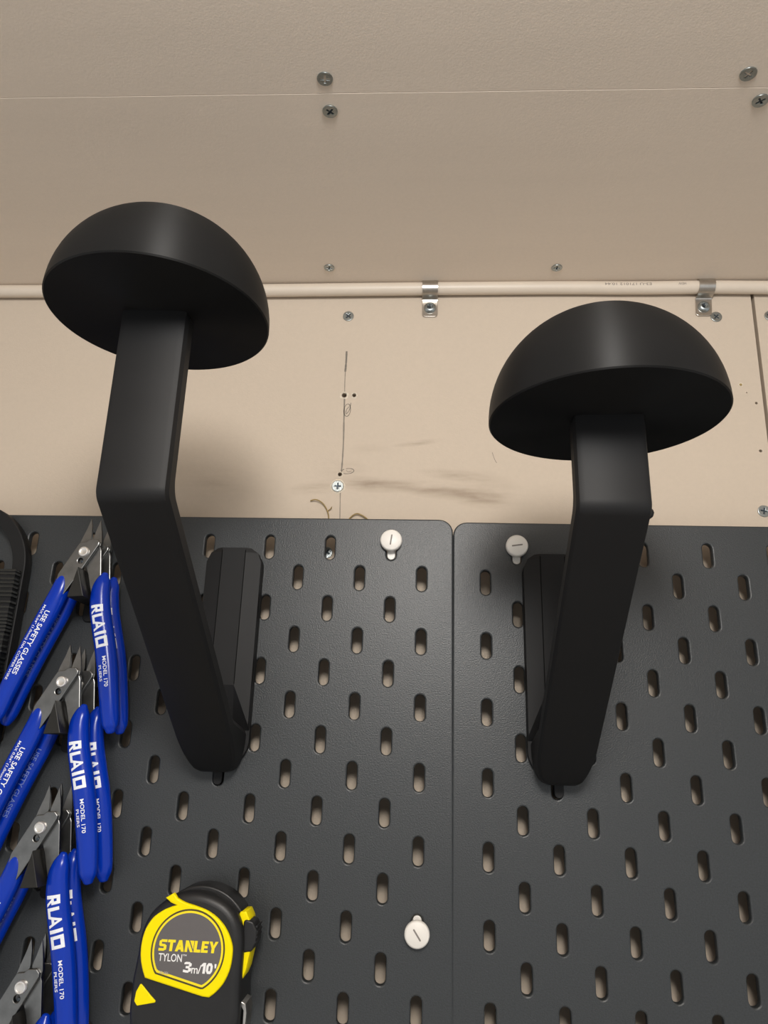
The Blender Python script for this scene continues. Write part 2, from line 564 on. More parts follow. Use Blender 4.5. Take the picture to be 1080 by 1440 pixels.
# ------------------------------------------------------------------ dome hooks
def dome_hook(loc, label, front, bend_z, stem_top_front, dome, tilt):
    """front: y of the stem front at the bend; stem_top_front: y at the dome; dome = (y, z, r)"""
    t = thing('dome_hook', loc, label, 'hook', 'black dome-topped hooks')
    T = 12.5
    # base: thin plate with a trapezoid bar in front, its lower end slanting back above the crotch
    link('base_plate', plate('base_plate', fillet([(-17.8, -157), (17.8, -157), (17.8, -24), (-17.8, -24)], [15, 15, 11, 11], 8), 4.0,
                             bevel=0.5, shift=2.0), M['pla'], t)
    V, F = [], []
    prof = [(-17.6, -3.8), (-17.6, -9.2), (-7.5, -11.2), (7.5, -11.2), (17.6, -9.2), (17.6, -3.8)]
    lev = [(-24.0, (0.62, 0.62, 1.0, 1.0, 0.62, 0.62)), (-27.0, (0.86,) * 2 + (1.0,) * 2 + (0.86,) * 2), (-33, (1.0,) * 6)]
    rows = []
    for z, ks in lev:
        rows.append([(x * k, y, z) for (x, y), k in zip(prof, ks)])
    rows.append([(x, y, zz) for (x, y), zz in zip(prof, (-133, -133, -110, -110, -133, -133))])
    rows.append([(x * 0.99, max(y, -4.6), zz) for (x, y), zz in zip(prof, (-136, -136, -135, -135, -136, -136))])
    n = len(prof)
    for r in rows:
        V += r
    for i in range(len(rows) - 1):
        for k in range(n - 1):
            F.append((i * n + k, i * n + k + 1, (i + 1) * n + k + 1, (i + 1) * n + k))
        F.append((i * n + n - 1, i * n, (i + 1) * n, (i + 1) * n + n - 1))
    F.append(tuple(range(n)))
    F.append(tuple((len(rows) - 1) * n + k for k in range(n)))
    bar = link('base_bar', raw('base_bar', V, F, 5), M['pla'], t)
    for sx in (-1, 1):
        link('facet_edge', tube('facet_edge', [(sx * 7.5, -11.15, -25.5), (sx * 7.5, -11.15, -109.5)], 0.28, 6), M['pla_seam'], bar)
    # arm and stem: one bent flat bar, rounded at its foot
    d = Vector((front + 14, bend_z + 160)).normalized()
    nrm = Vector((-d.y, d.x))
    if nrm.y < 0:
        nrm = -nrm
    foot = Vector((-14, -160))
    bendf = Vector((front, bend_z))
    topf = Vector((stem_top_front, dome[1] + 1.5))
    u = (topf - bendf).normalized()
    nb = Vector((u.y, -u.x))
    if nb.x < 0:
        nb = -nb
    topb = topf + nb * T
    # inner bend: where the two offset lines cross
    p1 = foot + nrm * T; p2 = topb
    a, b, c, dd = d.x, -u.x, d.y, -u.y
    rhs = p2 - p1
    det = a * dd - b * c
    s = (rhs.x * dd - b * rhs.y) / det
    inner = p1 + d * s
    crotch_y = -4.0
    crotch = p1 + d * ((crotch_y - p1.x) / d.x)
    outline = [(-1.0, -160), tuple(foot), tuple(bendf), tuple(topf), tuple(topb), tuple(inner), (-36.0, crotch.y + (-36.0 - crotch_y) / d.x * d.y + 0.5),
               (-3.6, -135), (-1.0, -135)]
    outline = fillet(outline, [3, 10, 8, 0, 0, 8, 12, 5, 0], 9)
    outline = densify(outline, 3.0)
    arm = plate('arm', outline, 31.2, bevel=3.4, res=1, plane='yz', angle=40)
    # round the foot of the arm as seen from the front
    for v in arm.vertices:
        z = v.co.z / S
        v.co.x *= 1.0 + 0.02 * max(0.0, min(1.0, (bend_z + 10 - z) / 85.0))
        if z < -140 and v.co.y / S > -52:
            k = min(1.0, (-140 - z) / 20.2)
            v.co.x *= (1 - 0.52 * (1 - math.sqrt(max(0, 1 - k * k))))
    link('arm', arm, M['pla'], t)
    # domed head, solid below
    R = dome[2]
    prof = [(0, 0.4), (R * 0.6, 0.4), (R - 0.6, 0.4), (R, 1.0)]
    for i in range(1, 25):
        e = math.radians(90 * i / 24)
        prof.append((R * math.cos(e), 1.0 + (R - 1.0) * math.sin(e)))
    prof[-1] = (0, R)
    head = link('dome_head', lathe_z('dome_head', prof, 96, 40), M['pla_dome'], t, (0, dome[0], dome[1]))
    head.rotation_euler = tilt
    link('board_peg', plate('board_peg', slot(0, -160, 5.2, 15.0), 7.0, bevel=0.4, shift=-2.6), M['pla'], t)
    return t


hookA = dome_hook((-140.2, 0, 0), 'black dome-topped hook with the longer stem, next to the blue pliers', -182.5, -48.5, -183.5,
                  (-176.0, 38.9, 49.8), (0.02, 0.03, 0))
hookB = dome_hook((61.3, 0, -1.4), 'black dome-topped hook with the shorter stem, on the board without tools', -170.5, -46.5, -170.5,
                  (-163.3, -4.0, 51.2), (0.03, -0.02, 0))
# printing blob on the edge of the shorter hook
V = []
blob = bmesh.new()
bmesh.ops.create_icosphere(blob, subdivisions=2, radius=1.7 * S)
for v in blob.verts:
    v.co *= 0.8 + 0.5 * random.random()
    v.co.z *= 1.5
me = bpy.data.meshes.new('print_blob'); blob.to_mesh(me); blob.free(); me.shade_smooth()
link('print_blob', me, M['pla'], hookB, (15.2, -163, -46))


# ------------------------------------------------------------------ white board caps
def board_cap(x, z, rot, label, stem_dz):
    t = thing('board_cap', (x, 0, z), label, 'cap', 'white caps in the pegboards')
    head = link('cap_head', lathe_z('cap_head', [(0, 0), (6.2, 0), (6.9, 0.6), (7.0, 1.2), (7.0, 3.6), (6.6, 4.3), (5.9, 4.7), (0, 4.8)], 40, 40),
                M['white'], t, (0, -0.4, 0))
    head.rotation_euler = (math.pi / 2, 0, 0)
    sl = link('coin_slit', plate('coin_slit', slot(0, 0, 0.9, 7.0), 0.16, shift=0), M['slit'], head)
    sl.rotation_euler = (-math.pi / 2, 0, 0)
    sl.location = Vector((0, 0, 4.8)) * S
    head.rotation_euler = (math.pi / 2, rot, 0)
    link('stem', plate('stem', slot(0, stem_dz, 5.2, 12.0), 22, bevel=0.4, shift=-12.5), M['white'], t)
    return t


board_cap(-40, -15.6, math.radians(8), 'white slotted plastic cap beside the board corner, its slit upright', -5.7)
board_cap(40.6, -18.2, math.radians(82), 'white slotted plastic cap beside the shorter dome hook, its slit level', -5.0)
board_cap(-20, -241.5, math.radians(-35), 'white plastic cap low on the pegboard that holds the tape measure', 2.6)


# ------------------------------------------------------------------ screws
def screw_meshes():
    h = plate('head', circle(0, 0, 4.1, 28), 0.9, [cross(2.3, 0.95)], bevel=0.25, res=1, shift=0.45)
    r = plate('recess', circle(0, 0, 3.0, 16), 0.2, shift=0.08)
    return h, r


SH, SR = screw_meshes()


def screw(x, y, z, label, on='wall', rot=0.0, scale=1.0, group='cross-head board screws', ring=False):
    t = thing('screw', (x, y, z), label, 'screw', group)
    link('head', SH, M['zinc'], t)
    link('recess', SR, M['zinc_dark'], t)
    if ring:
        V, F = [], []
        n = 24
        for k in range(n):
            a = 2 * math.pi * k / n
            for rr, yy in ((4.0, -0.1), (4.5, -0.55), (5.2 + 0.4 * random.random(), 0.02)):
                V.append((rr * math.cos(a), yy, rr * math.sin(a)))
        for k in range(n):
            k2 = (k + 1) % n
            for j in (0, 1):
                F.append((3 * k + j, 3 * k2 + j, 3 * k2 + j + 1, 3 * k + j + 1))
        link('torn_rim', raw('torn_rim', V, F, 0), M['torn'], t)
    t.scale = (scale,) * 3
    if on == 'wall':
        t.rotation_euler = (0, rot, 0)
    else:
        t.rotation_euler = Matrix.Rotation(rot, 3, 'Z').to_4x4().to_euler()
        t.rotation_mode = 'XYZ'
        # head faces down: local -y -> world -z
        t.rotation_euler = (Matrix.Rotation(rot, 3, 'Z') @ Matrix.Rotation(math.radians(90), 3, 'X')).to_euler()
    return t


screw(-73.9, -162.5, CZ + 0.3, 'zinc screw beyond the ceiling seam, over the gap between the two dome hooks', 'ceil', 0.1, 1.05)
screw(-73.7, -141.5, CZ, 'zinc screw on the wall side of the ceiling seam, over the gap between the hooks', 'ceil', 0.7, 1.05)
screw(147.5, -159.5, CZ + 0.3, 'zinc screw beyond the ceiling seam, above the shorter dome hook', 'ceil', 0.5, 1.05)
screw(160.6, -142.7, CZ, 'zinc screw on the wall side of the ceiling seam, above the shorter dome hook', 'ceil', 0.9, 1.05)
screw(-91.5, -0.1, CZ, 'zinc ceiling screw near the cable, between the taller hook and a clip', 'ceil', 0.2, 0.95)
screw(75.7, 2.1, CZ, 'zinc ceiling screw near the cable, between the two cable clips', 'ceil', 0.0, 0.95)
screw(-78.6, WY, 169.2, 'zinc wall screw below the cable, in line above the pencil mark', 'wall', 0.75)
screw(-80.2, WY, 31.4, 'zinc wall screw ringed by torn paper on the pencil line', 'wall', 0.05, 1.0, ring=True)
screw(194.8, WY, 167.2, 'zinc wall screw beside and below the clip nearest the board joint', 'wall', 0.75)
screw(210.3, WY, 16.2, 'zinc wall screw just above the pegboard beside the board joint', 'wall', 0.2)
screw(233.6, WY, 167.8, 'zinc wall screw beyond the board joint, below the cable', 'wall', 0.4)
screw(-79.0, WY, 2.2, 'zinc wall screw half hidden behind the pegboard edge at the pencil line', 'wall', 0.4)
screw(-85.5, WY, -17.0, 'zinc wall screw glimpsed through a slot of the pegboard', 'wall', 0.5)

# ------------------------------------------------------------------ cable and clips
CR = 4.9
pts = []
xs = [-2000 + 25 * i for i in range(161)]
for x in xs:
    sag = 0.5 * math.sin(x * 0.013 + 0.6) - 0.6 * math.exp(-((x - 140) / 40) ** 2) - 0.9 * max(0, min(1, (x - 190) / 60))
    pts.append((x, WY - CR - 0.3 + 0.2 * math.sin(x * 0.02), CZ - CR - 0.6 + sag))
cable = link('electric_cable', tube('electric_cable', pts, CR, 20), M['cable'], None, (0, 0, Z0))
tag(cable, 'cream round electric cable clipped along the corner under the ceiling', 'cable')


def cable_z(x):
    return CZ - CR - 0.6 + 0.5 * math.sin(x * 0.013 + 0.6) - 0.6 * math.exp(-((x - 140) / 40) ** 2) - 0.9 * max(0, min(1, (x - 190) / 60))


def cable_text(body, x_end, length, size):
    # the print stands upside down on the sheath: it starts at x_end and runs towards -x
    vs, fs = text_mesh(body, size, 0.0, length)
    V = []
    for a, b in vs:
        x = x_end - a
        ang = math.radians(2) - (b - size * 0.35) / CR     # angle above the sheath's front line
        V.append((x, WY - CR - 0.3 + 0.2 * math.sin(x * 0.02) - (CR + 0.08) * math.cos(ang), cable_z(x) + (CR + 0.08) * math.sin(ang)))
    return link('cable_print', raw('cable_print', V, fs, 0), M['cable_print'], cable)


cable_text('E3-U 171012 10.44', 147, 34, 3.0)
cable_text('HEW', 172, 5.5, 3.0)


def cable_clip(x, label, lean):
    t = thing('cable_clip', (x, WY, cable_z(x)), label, 'clip', 'steel clips on the cable')
    # strap path in (y, z) round the cable, then the flat tab on the wall
    path = []
    r = CR + 0.25
    cy = -CR - 0.3
    for i in range(13):
        a = math.radians(78 + i * 15.0)          # from above, over the front, to below
        if a > math.radians(255):
            break
        path.append((cy + r * math.cos(a), r * math.sin(a)))
    path += [(cy + 0.2, -r - 0.15), (-1.5, -r - 0.9), (-0.5, -r - 2.0), (-0.35, -r - 3.2)]
    V, F = [], []
    th = 1.0
    w = 5.8
    n = len(path)
    for i, (y, z) in enumerate(path):
        a = Vector(path[max(i - 1, 0)]); b = Vector(path[min(i + 1, n - 1)])
        tt = (b - a).normalized()
        nn = Vector((tt.y, -tt.x))
        if i <= 12 and nn.dot(Vector((y - cy, z))) < 0:
            nn = -nn
        if i > 12 and nn.x > 0:
            nn = -nn
        for xx in (-w, w):
            sh = lean * min(0, z) / 15.0
            V.append((xx + sh, y, z)); V.append((xx + sh, y + nn.x * th, z + nn.y * th))
    for i in range(n - 1):
        k = 4 * i
        F += [(k, k + 2, k + 6, k + 4), (k + 1, k + 5, k + 7, k + 3), (k, k + 4, k + 5, k + 1), (k + 2, k + 3, k + 7, k + 6)]
    F += [(0, 1, 3, 2), (4 * (n - 1), 4 * (n - 1) + 2, 4 * (n - 1) + 3, 4 * (n - 1) + 1)]
    link('strap', raw('strap', V, F, 40), M['clip'], t)
    zt = -r - 2.6
    tab = fillet([(-w, zt - 14), (w, zt - 14), (w, zt), (-w, zt)], [2.5, 2.5, 0, 0], 5)
    tab = [(a + lean * b / 15.0, b) for a, b in tab]
    link('tab', plate('tab', tab, 1.0, bevel=0.2, shift=0.9), M['clip'], t)
    h = link('clip_screw', lathe_z('clip_screw', [(0, 0), (4.6, 0), (4.5, 0.8), (3.9, 1.7), (2.9, 2.3), (2.4, 2.4), (1.6, 1.5), (0, 1.3)], 28, 30), M['zinc'], t,
             (lean * (zt - 7) / 15.0, -1.3, zt - 6.6))
    h.rotation_euler = (math.pi / 2, 0, 0)
    rc = link('recess', plate('recess', cross(2.0, 0.9), 0.3), M['zinc_dark'], h, (0, 0, 1.75))
    rc.rotation_euler = (math.pi / 2, 0.5, 0)
    return t


cable_clip(-16.6, 'bent steel cable clip with screw, above the gap between the dome hooks', 0.0)
cable_clip(187.4, 'bent steel cable clip with screw, near the wall board joint', 1.1)


# ------------------------------------------------------------------ frayed fibres at the board edge
def fibre(pts, r, label):
    o = link('frayed_fibre', tube('frayed_fibre', catmull(pts, 5), r, 6), M['fibre'], None, (0, 0, Z0))
    return tag(o, label, 'fibre', 'frayed fibres above the board edge')


fibre([(-98.7, WY - 1.4, 20.0), (-95, WY - 2.5, 20.6), (-90.5, WY - 2, 18.6), (-87, WY - 1.5, 14), (-85.3, WY - 2, 9), (-84.8, WY - 1, 2)], 0.42,
      'curled yellow-brown fibre arching from behind the pegboard edge')
fibre([(-86.4, WY - 1.2, 12.5), (-84.2, WY - 1.8, 14.2), (-83.3, WY - 2, 15.6)], 0.3, 'tiny fibre spur branching beside the curled fibre')
fibre([(-73.5, WY - 1.0, 2), (-70.5, WY - 1.6, 7.5), (-66, WY - 2.2, 10.6), (-61.5, WY - 2.0, 9.2), (-57.5, WY - 1.4, 6.2), (-55.5, WY - 1, 2)], 0.45,
      'low arch of yellow-brown fibre above the pegboard edge')


# ------------------------------------------------------------------ pliers
LEFT_C = [(-11.9, -12.6, 2.3), (-11.9, -17, 4.3), (-13.2, -25, 5.6), (-17.0, -36, 6.0), (-21.8, -48, 6.0), (-26.4, -60, 5.9), (-30.7, -72, 5.8), (-34.9, -85, 5.5),
          (-38.8, -98, 5.0), (-40.3, -103, 3.5)]
RIGHT_C = [(14.2, -13.8, 2.2), (13.6, -18, 4.5), (13.0, -25, 5.8), (14.5, -36, 6.3), (17.8, -48, 6.4), (20.8, -58, 6.4), (23.6, -69, 6.3), (26.4, -82, 6.0),
           (29.0, -96, 5.6), (30.4, -103, 4.8), (31.0, -106.5, 3.0)]


class Path:
    """centre line of a handle with its half width, sampled finely"""
    def __init__(self, c):
        f = catmull(c, 6)
        self.p = [(a, b) for a, b, r in f]
        self.r = [r for a, b, r in f]
        self.s = [0.0]
        for i in range(1, len(self.p)):
            self.s.append(self.s[-1] + math.dist(self.p[i], self.p[i - 1]))

    def at(self, s):
        s = max(0.0, min(self.s[-1], s))
        for i in range(1, len(self.s)):
            if self.s[i] >= s:
                k = (s - self.s[i - 1]) / max(1e-9, self.s[i] - self.s[i - 1])
                p = Vector(self.p[i - 1]).lerp(Vector(self.p[i]), k)
                t = (Vector(self.p[i]) - Vector(self.p[i - 1])).normalized()
                return p, t, self.r[i - 1] * (1 - k) + self.r[i] * k
        return Vector(self.p[-1]), Vector((0, -1)), self.r[-1]


PL, PR = Path(LEFT_C), Path(RIGHT_C)
DEPTH = 0.80


def handle_mesh(path):
    seg = 20
    V, F = [], []
    N = len(path.p)
    for i in range(N):
        p, t, r = path.at(path.s[i])
        n = Vector((-t.y, t.x))       # to the right when heading down
        for k in range(seg):
            a = 2 * math.pi * k / seg
            q = p + n * (r * math.cos(a))
            V.append((q.x, -r * DEPTH * math.sin(a), q.y))
    for i in range(N - 1):
        for k in range(seg):
            k2 = (k + 1) % seg
            F.append((i * seg + k, i * seg + k2, (i + 1) * seg + k2, (i + 1) * seg + k))
    # rounded ends
    for end, i in ((-1, 0), (1, N - 1)):
        p, t, r = path.at(path.s[i])
        n = Vector((-t.y, t.x))
        prev = i * seg
        for along, rad in ((0.38, 0.86), (0.62, 0.55)):
            c = p + t * end * r * along
            base = len(V)
            for k in range(seg):
                a = 2 * math.pi * k / seg
                q = c + n * (r * rad * math.cos(a))
                V.append((q.x, -r * rad * DEPTH * math.sin(a), q.y))
            for k in range(seg):
                k2 = (k + 1) % seg
                F.append((prev + k, prev + k2, base + k2, base + k))
            prev = base
        tip = p + t * end * r * 0.72
        V.append((tip.x, 0, tip.y))
        for k in range(seg):
            F.append((prev + k, prev + (k + 1) % seg, len(V) - 1))
    return raw('handle', V, F, 80)


HL, HR = handle_mesh(PL), handle_mesh(PR)


def on_handle(path, s0, t0, vs):
    """lay flat lettering on the handle: x runs down the handle, letter tops to the right"""
    out = []
    for a, b in vs:
        p, t, r = path.at(s0 + a)
        n = Vector((-t.y, t.x))
        tt = max(-0.93 * r, min(0.93 * r, t0 + b))
        q = p + n * tt
        out.append((q.x, -r * DEPTH * math.sqrt(max(0, 1 - (tt / r) ** 2)) - 0.12, q.y))
    return out


def grid_poly(polys, step=0.9):
    """fill polygons with vertices fine enough to bend round the handle"""
    bm = bmesh.new()
    for poly in polys:
        vs = [bm.verts.new((x, y, 0)) for x, y in poly]
        bm.faces.new(vs)
    bmesh.ops.triangulate(bm, faces=bm.faces)
    for _ in range(2):
        es = [e for e in bm.edges if e.calc_length() > step]
        if es:
            bmesh.ops.subdivide_edges(bm, edges=es, cuts=1)
            bmesh.ops.triangulate(bm, faces=bm.faces)
    bm.verts.index_update()
    V = [(v.co.x, v.co.y) for v in bm.verts]
    F = [tuple(v.index for v in f.verts) for f in bm.faces]
    bm.free()
    return V, F


# blocky maker's lettering on the right handle: P L A T O with joined strokes; unit height 6
LOGO = [
    [(0, 0), (1.3, 0), (1.3, 6), (0, 6)], [(1.3, 4.8), (4.3, 4.8), (4.3, 6), (1.3, 6)], [(3.1, 2.6), (4.3, 2.6), (4.3, 4.8), (3.1, 4.8)],
    [(1.3, 2.3), (4.3, 2.3), (4.3, 3.3), (1.3, 3.3)], [(2.0, 2.3), (3.4, 2.3), (5.0, 0), (3.6, 0)],
    [(6.0, 0.0), (7.3, 0.0), (7.3, 5.4), (6.0, 5.4)], [(7.3, 0), (10.2, 0), (10.2, 1.2), (7.3, 1.2)],
    [(9.6, 0), (11.0, 0), (13.0, 5.6), (11.9, 6)], [(12.2, 6), (13.2, 6), (15.6, 0), (14.2, 0)], [(11.2, 1.6), (14.2, 1.6), (13.8, 2.7), (11.5, 2.7)],
    [(16.9, 0), (18.3, 0), (18.3, 6), (16.9, 6)],
    [(20.0, 0), (21.3, 0), (21.3, 6), (20.0, 6)], [(24.7, 0), (26, 0), (26, 6), (24.7, 6)], [(21.3, 0), (24.7, 0), (24.7, 1.3), (21.3, 1.3)],
    [(21.3, 4.7), (24.7, 4.7), (24.7, 6), (21.3, 6)],
]


def plier_prints():
    d = {}
    fat = []
    for q in LOGO:
        cx = sum(p[0] for p in q) / 4; cy = sum(p[1] for p in q) / 4
        fat.append([(p[0] + math.copysign(0.2, p[0] - cx), p[1] + math.copysign(0.12, p[1] - cy)) for p in q])
    V, F = grid_poly(fat)
    d['logo'] = raw('logo_print', on_handle(PR, 20.0, -3.7, [(a, b * 1.17) for a, b in V]), F, 0)
    for key, body, path, s0, t0, size, bold, length in (
            ('model', 'MODEL 170', PR, 52.0, -0.6, 3.1, 0.035, 18.0), ('kind', 'PLIERS', PR, 57.0, -3.6, 2.6, 0.03, 9.5),
            ('safety', 'USE SAFETY GLASSES', PL, 25.5, 0.1, 3.9, 0.06, 41.0),
            ('wire', 'MAX 0.04" (1.0mm) DIA. COPPER WIRE', PL, 23.0, -2.7, 2.4, 0.03, 48.0)):
        vs, fs = text_mesh(body, size, bold, length)
        d[key] = raw(key + '_print', on_handle(path, s0, t0, vs), fs, 0)
    return d


PRN = plier_prints()


def levers():
    d = {}
    front = [(-18.2, -36), (-14.5, -14), (-4.8, 4.2), (-3.4, 6.4), (0.4, 6.8), (2.2, 8.4), (6.8, 8.6), (8.8, 6.6), (8.6, 4.8), (-1.4, -13.8), (-5, -20), (-9, -27)]
    rear = [(14.2, -36), (11.6, -14), (9.4, 2), (7.6, 6.4), (2, 7.6), (-3.6, 5.0), (-5.4, 1), (-3.6, -3), (1.2, -9.4), (3.2, -14), (7.4, -28), (10, -34)]
    d['front'] = plate('lever', fillet(front, [2, 3, 2, 1, 0.5, 0.8, 1.2, 1.2, 1, 2, 3, 3], 4), 2.8, [circle(-1.5, -5.6, 1.8, 18)], bevel=0.45, res=1, shift=1.6, angle=25)
    d['rear'] = plate('lever', fillet(rear, 2.5, 4), 2.8, bevel=0.45, res=1, shift=-1.4, angle=25)

    def blade(prof, thick_base, c0):
        # tapering blade: outline narrows to a point and thins to its tip
        V, F = [], []
        n = len(prof)
        z0 = min(p[1] for p in prof); z1 = max(p[1] for p in prof)
        for sgn in (1, -1):
            for x, z in prof:
                k = (z - z0) / (z1 - z0)
                V.append((x, -(c0 + sgn * thick_base * (1 - 0.75 * k) / 2), z))
        F.append(tuple(range(n))); F.append(tuple(range(2 * n - 1, n - 1, -1)))
        for i in range(n):
            j = (i + 1) % n
            F.append((i, j, n + j, n + i))
        return raw('blade', V, F, 0)
    d['bl'] = blade([(-5.0, 3.0), (1.6, 3.0), (2.0, 6.5), (2.3, 10), (1.6, 17), (0.3, 22.3), (-1.2, 16), (-3.4, 9)], 3.4, 0.0)
    d['br'] = blade([(3.6, 4.0), (9.2, 4.5), (9.4, 7.5), (8.4, 13), (6.4, 21.6), (5.0, 16), (3.6, 9)], 3.2, -0.2)
    d['rivet'] = lathe_z('rivet', [(0, 0), (3.3, 0), (3.3, 0.9), (2.9, 1.5), (2.2, 1.6), (1.9, 1.45), (0, 1.45)], 28, 30)
    d['stud'] = plate('stud', circle(-1.0, -6.1, 0.9, 14), 1.6, bevel=0.25, shift=1.4)
    return d


LV = levers()


def pliers(label, loc, rot, faded, proto=None):
    if proto is None:
        t = thing('wire_cutters', loc, label, 'pliers', 'blue-handled wire cutters hung in pairs')
        hl = link('handle', HL, M['blue'], t)
        hr = link('handle', HR, M['blue'], t)
        pm = M['print_white']
        link('logo_print', PRN['logo'], pm, hr); link('model_print', PRN['model'], pm, hr); link('kind_print', PRN['kind'], pm, hr)
        link('safety_print', PRN['safety'], pm, hl); link('wire_print', PRN['wire'], pm, hl)
        link('lever', LV['front'], M['steel'], t)
        link('lever', LV['rear'], M['steel'], t)
        link('blade', LV['bl'], M['steel'], t)
        link('blade', LV['br'], M['steel'], t)
        rv = link('rivet', LV['rivet'], M['steel_light'], t, (0, -3.0, 0))
        rv.rotation_euler = (math.pi / 2, 0, 0)
        link('stud', LV['stud'], M['zinc_dark'], t)
    else:
        t = copy_tree(proto)
        t['label'] = label
        t.location = Vector((loc[0], loc[1], loc[2] + Z0)) * S
    t.rotation_euler = (0, math.radians(rot), 0)
    if faded:
        for h in t.children:
            for g in h.children:
                g.material_slots[0].link = 'OBJECT'
                g.material_slots[0].material = M['print_faint'] if 'safety' in g.name or 'wire' in g.name else M['print_white']
    return t


rows = ['top peg', 'second peg down', 'third peg down', 'lowest peg']
FX = [(-231.4, -32.0, 0), (-232.4, -111.8, 0), (-231.6, -191.9, 0), (-228.4, -269.8, 0)]
OFF = [(0.5, 0.0, 0.0), (3.4, -0.5, 0.0), (0.8, 0.3, 0.0), (1.5, 0.0, 0.0)]
proto = None
for i, (x, z, rt) in enumerate(FX):
    p = pliers('blue-handled wire cutters, outer of the pair on the ' + rows[i], (x, -22.5, z), rt, False, proto)
    proto = proto or p
    dx, dz, dr = OFF[i]
    pliers('blue-handled wire cutters, inner of the pair on the ' + rows[i], (x + dx, -9.6, z + dz), rt + dr, True, proto)

pegmesh = None
for i, (x, z, rt) in enumerate(FX):
    t = thing('wedge_peg', (x, 0, z), 'dark wedge-shaped peg under the pliers on the ' + rows[i], 'peg', 'wedge pegs holding the pliers')
    if pegmesh is None:
        pegmesh = plate('wedge', [(-3.0, -30), (7.0, -29.3), (0.9, -11.2)], 32, bevel=0.4, res=1, shift=16.5, angle=25)
        footmesh = plate('back_plate', fillet([(-6, -40), (10, -40), (10, -16), (-6, -16)], 3), 2.0, bevel=0.4, shift=1.0)
    link('wedge', pegmesh, M['peg'], t)
    link('back_plate', footmesh, M['pla'], t)


# ------------------------------------------------------------------ tape measure
tm = thing('tape_measure', (-139.0, 0, -246.0), 'yellow and black pocket tape measure hanging on the pegboard', 'tape measure')
TX, TZ = -139.0, -246.0


def rel(l):
    return [(a - TX, b - TZ) for a, b in l]


body = [(-166.0, -283.0), (-167.2, -276), (-167.2, -262), (-166.0, -250.7), (-165.2, -240.8), (-161.8, -232), (-155.5, -225.6), (-148.6, -221.6),
        (-142.0, -220.0), (-134.3, -220.0), (-126.5, -222.0), (-119.5, -225.6), (-114.4, -230.8), (-111.6, -237), (-110.4, -246), (-110.4, -256),
        (-110.2, -266), (-109.6, -276), (-109.8, -283.0), (-114, -286), (-160, -287)]
body = body[:2] + catmull(body[2:18], 4) + body[18:]
link('case', plate('case', rel(body), 31.0, bevel=4.5, res=4, shift=18.0, angle=45), M['rubber'], tm)
yel = [(-159.6, -260.5), (-161.6, -256.3), (-163.2, -250.6), (-163.4, -244.1), (-162.1, -238.1), (-158.9, -232.8), (-154.3, -229.3), (-150.2, -227.4),
       (-146.8, -226.4), (-150.1, -225.2), (-153.2, -223.0), (-148.8, -220.4), (-146.7, -223.0), (-142.0, -224.9), (-136.8, -226.2), (-129.8, -228.4),
       (-123.5, -232.2), (-118.8, -237.2), (-115.8, -242.9), (-115.0, -247.2), (-115.6, -254.4), (-118.2, -260.9), (-121.9, -265.3), (-125.3, -267.9),
       (-129.0, -267.6)]
yel = rel(catmull(yel[:9], 4) + yel[9:12] + catmull(yel[12:24], 4) + yel[24:])
link('yellow_face', plate('yellow_face', yel, 3.0, bevel=0.9, res=2, shift=33.6, angle=45), M['yellow'], tm)
face = 35.1


def label_outline(r, inset):
    """circle cut by the slanting lower edge"""
    cx, cz = -138.4 - TX, -247.2 - TZ
    ax, az = -153.9 - TX, -258.3 - TZ
    bx, bz = -128.6 - TX, -264.4 - TZ
    d = Vector((bx - ax, bz - az)).normalized(); n = Vector((-d.y, d.x))
    out = []
    lo = None
    for k in range(73):
        a = math.radians(-90 + 360 * k / 72)
        x, z = cx + r * math.cos(a), cz + r * math.sin(a)
        h = (Vector((x, z)) - Vector((ax, az))).dot(n) - inset
        # second cut at the right-hand corner keeps the outline pointed there
        if h >= 0:
            out.append((x, z))
        else:
            v = Vector((x, z)) - n * h
            out.append((v.x, v.y))
    res_ = []
    for p in out:
        if not res_ or math.dist(p, res_[-1]) > 0.05:
            res_.append(p)
    if math.dist(res_[0], res_[-1]) < 0.05:
        res_.pop()
    return res_


link('label_line', plate('label_line', label_outline(19.5, -0.1), 0.2, shift=face), M['label_line'], tm)
link('label_band', plate('label_band', label_outline(18.65, 0.75), 0.2, shift=face + 0.06), M['yellow_print'], tm)
lab = link('label_disc', plate('label_disc', label_outline(17.6, 1.85), 0.2, shift=face + 0.12), M['label'], tm)


def tape_text(body_, x, z, size, bold, width, m, shear=0.0, tilt=-1.2, name='label_print'):
    vs, fs = text_mesh(body_, size, bold, width, shear=shear)
    c, s_ = math.cos(math.radians(tilt)), math.sin(math.radians(tilt))
    V = [(x - TX + a * c - b * s_, -(face + 0.30), z - TZ + a * s_ + b * c) for a, b in vs]
    return link(name, raw(name, V, fs, 0), m, lab)


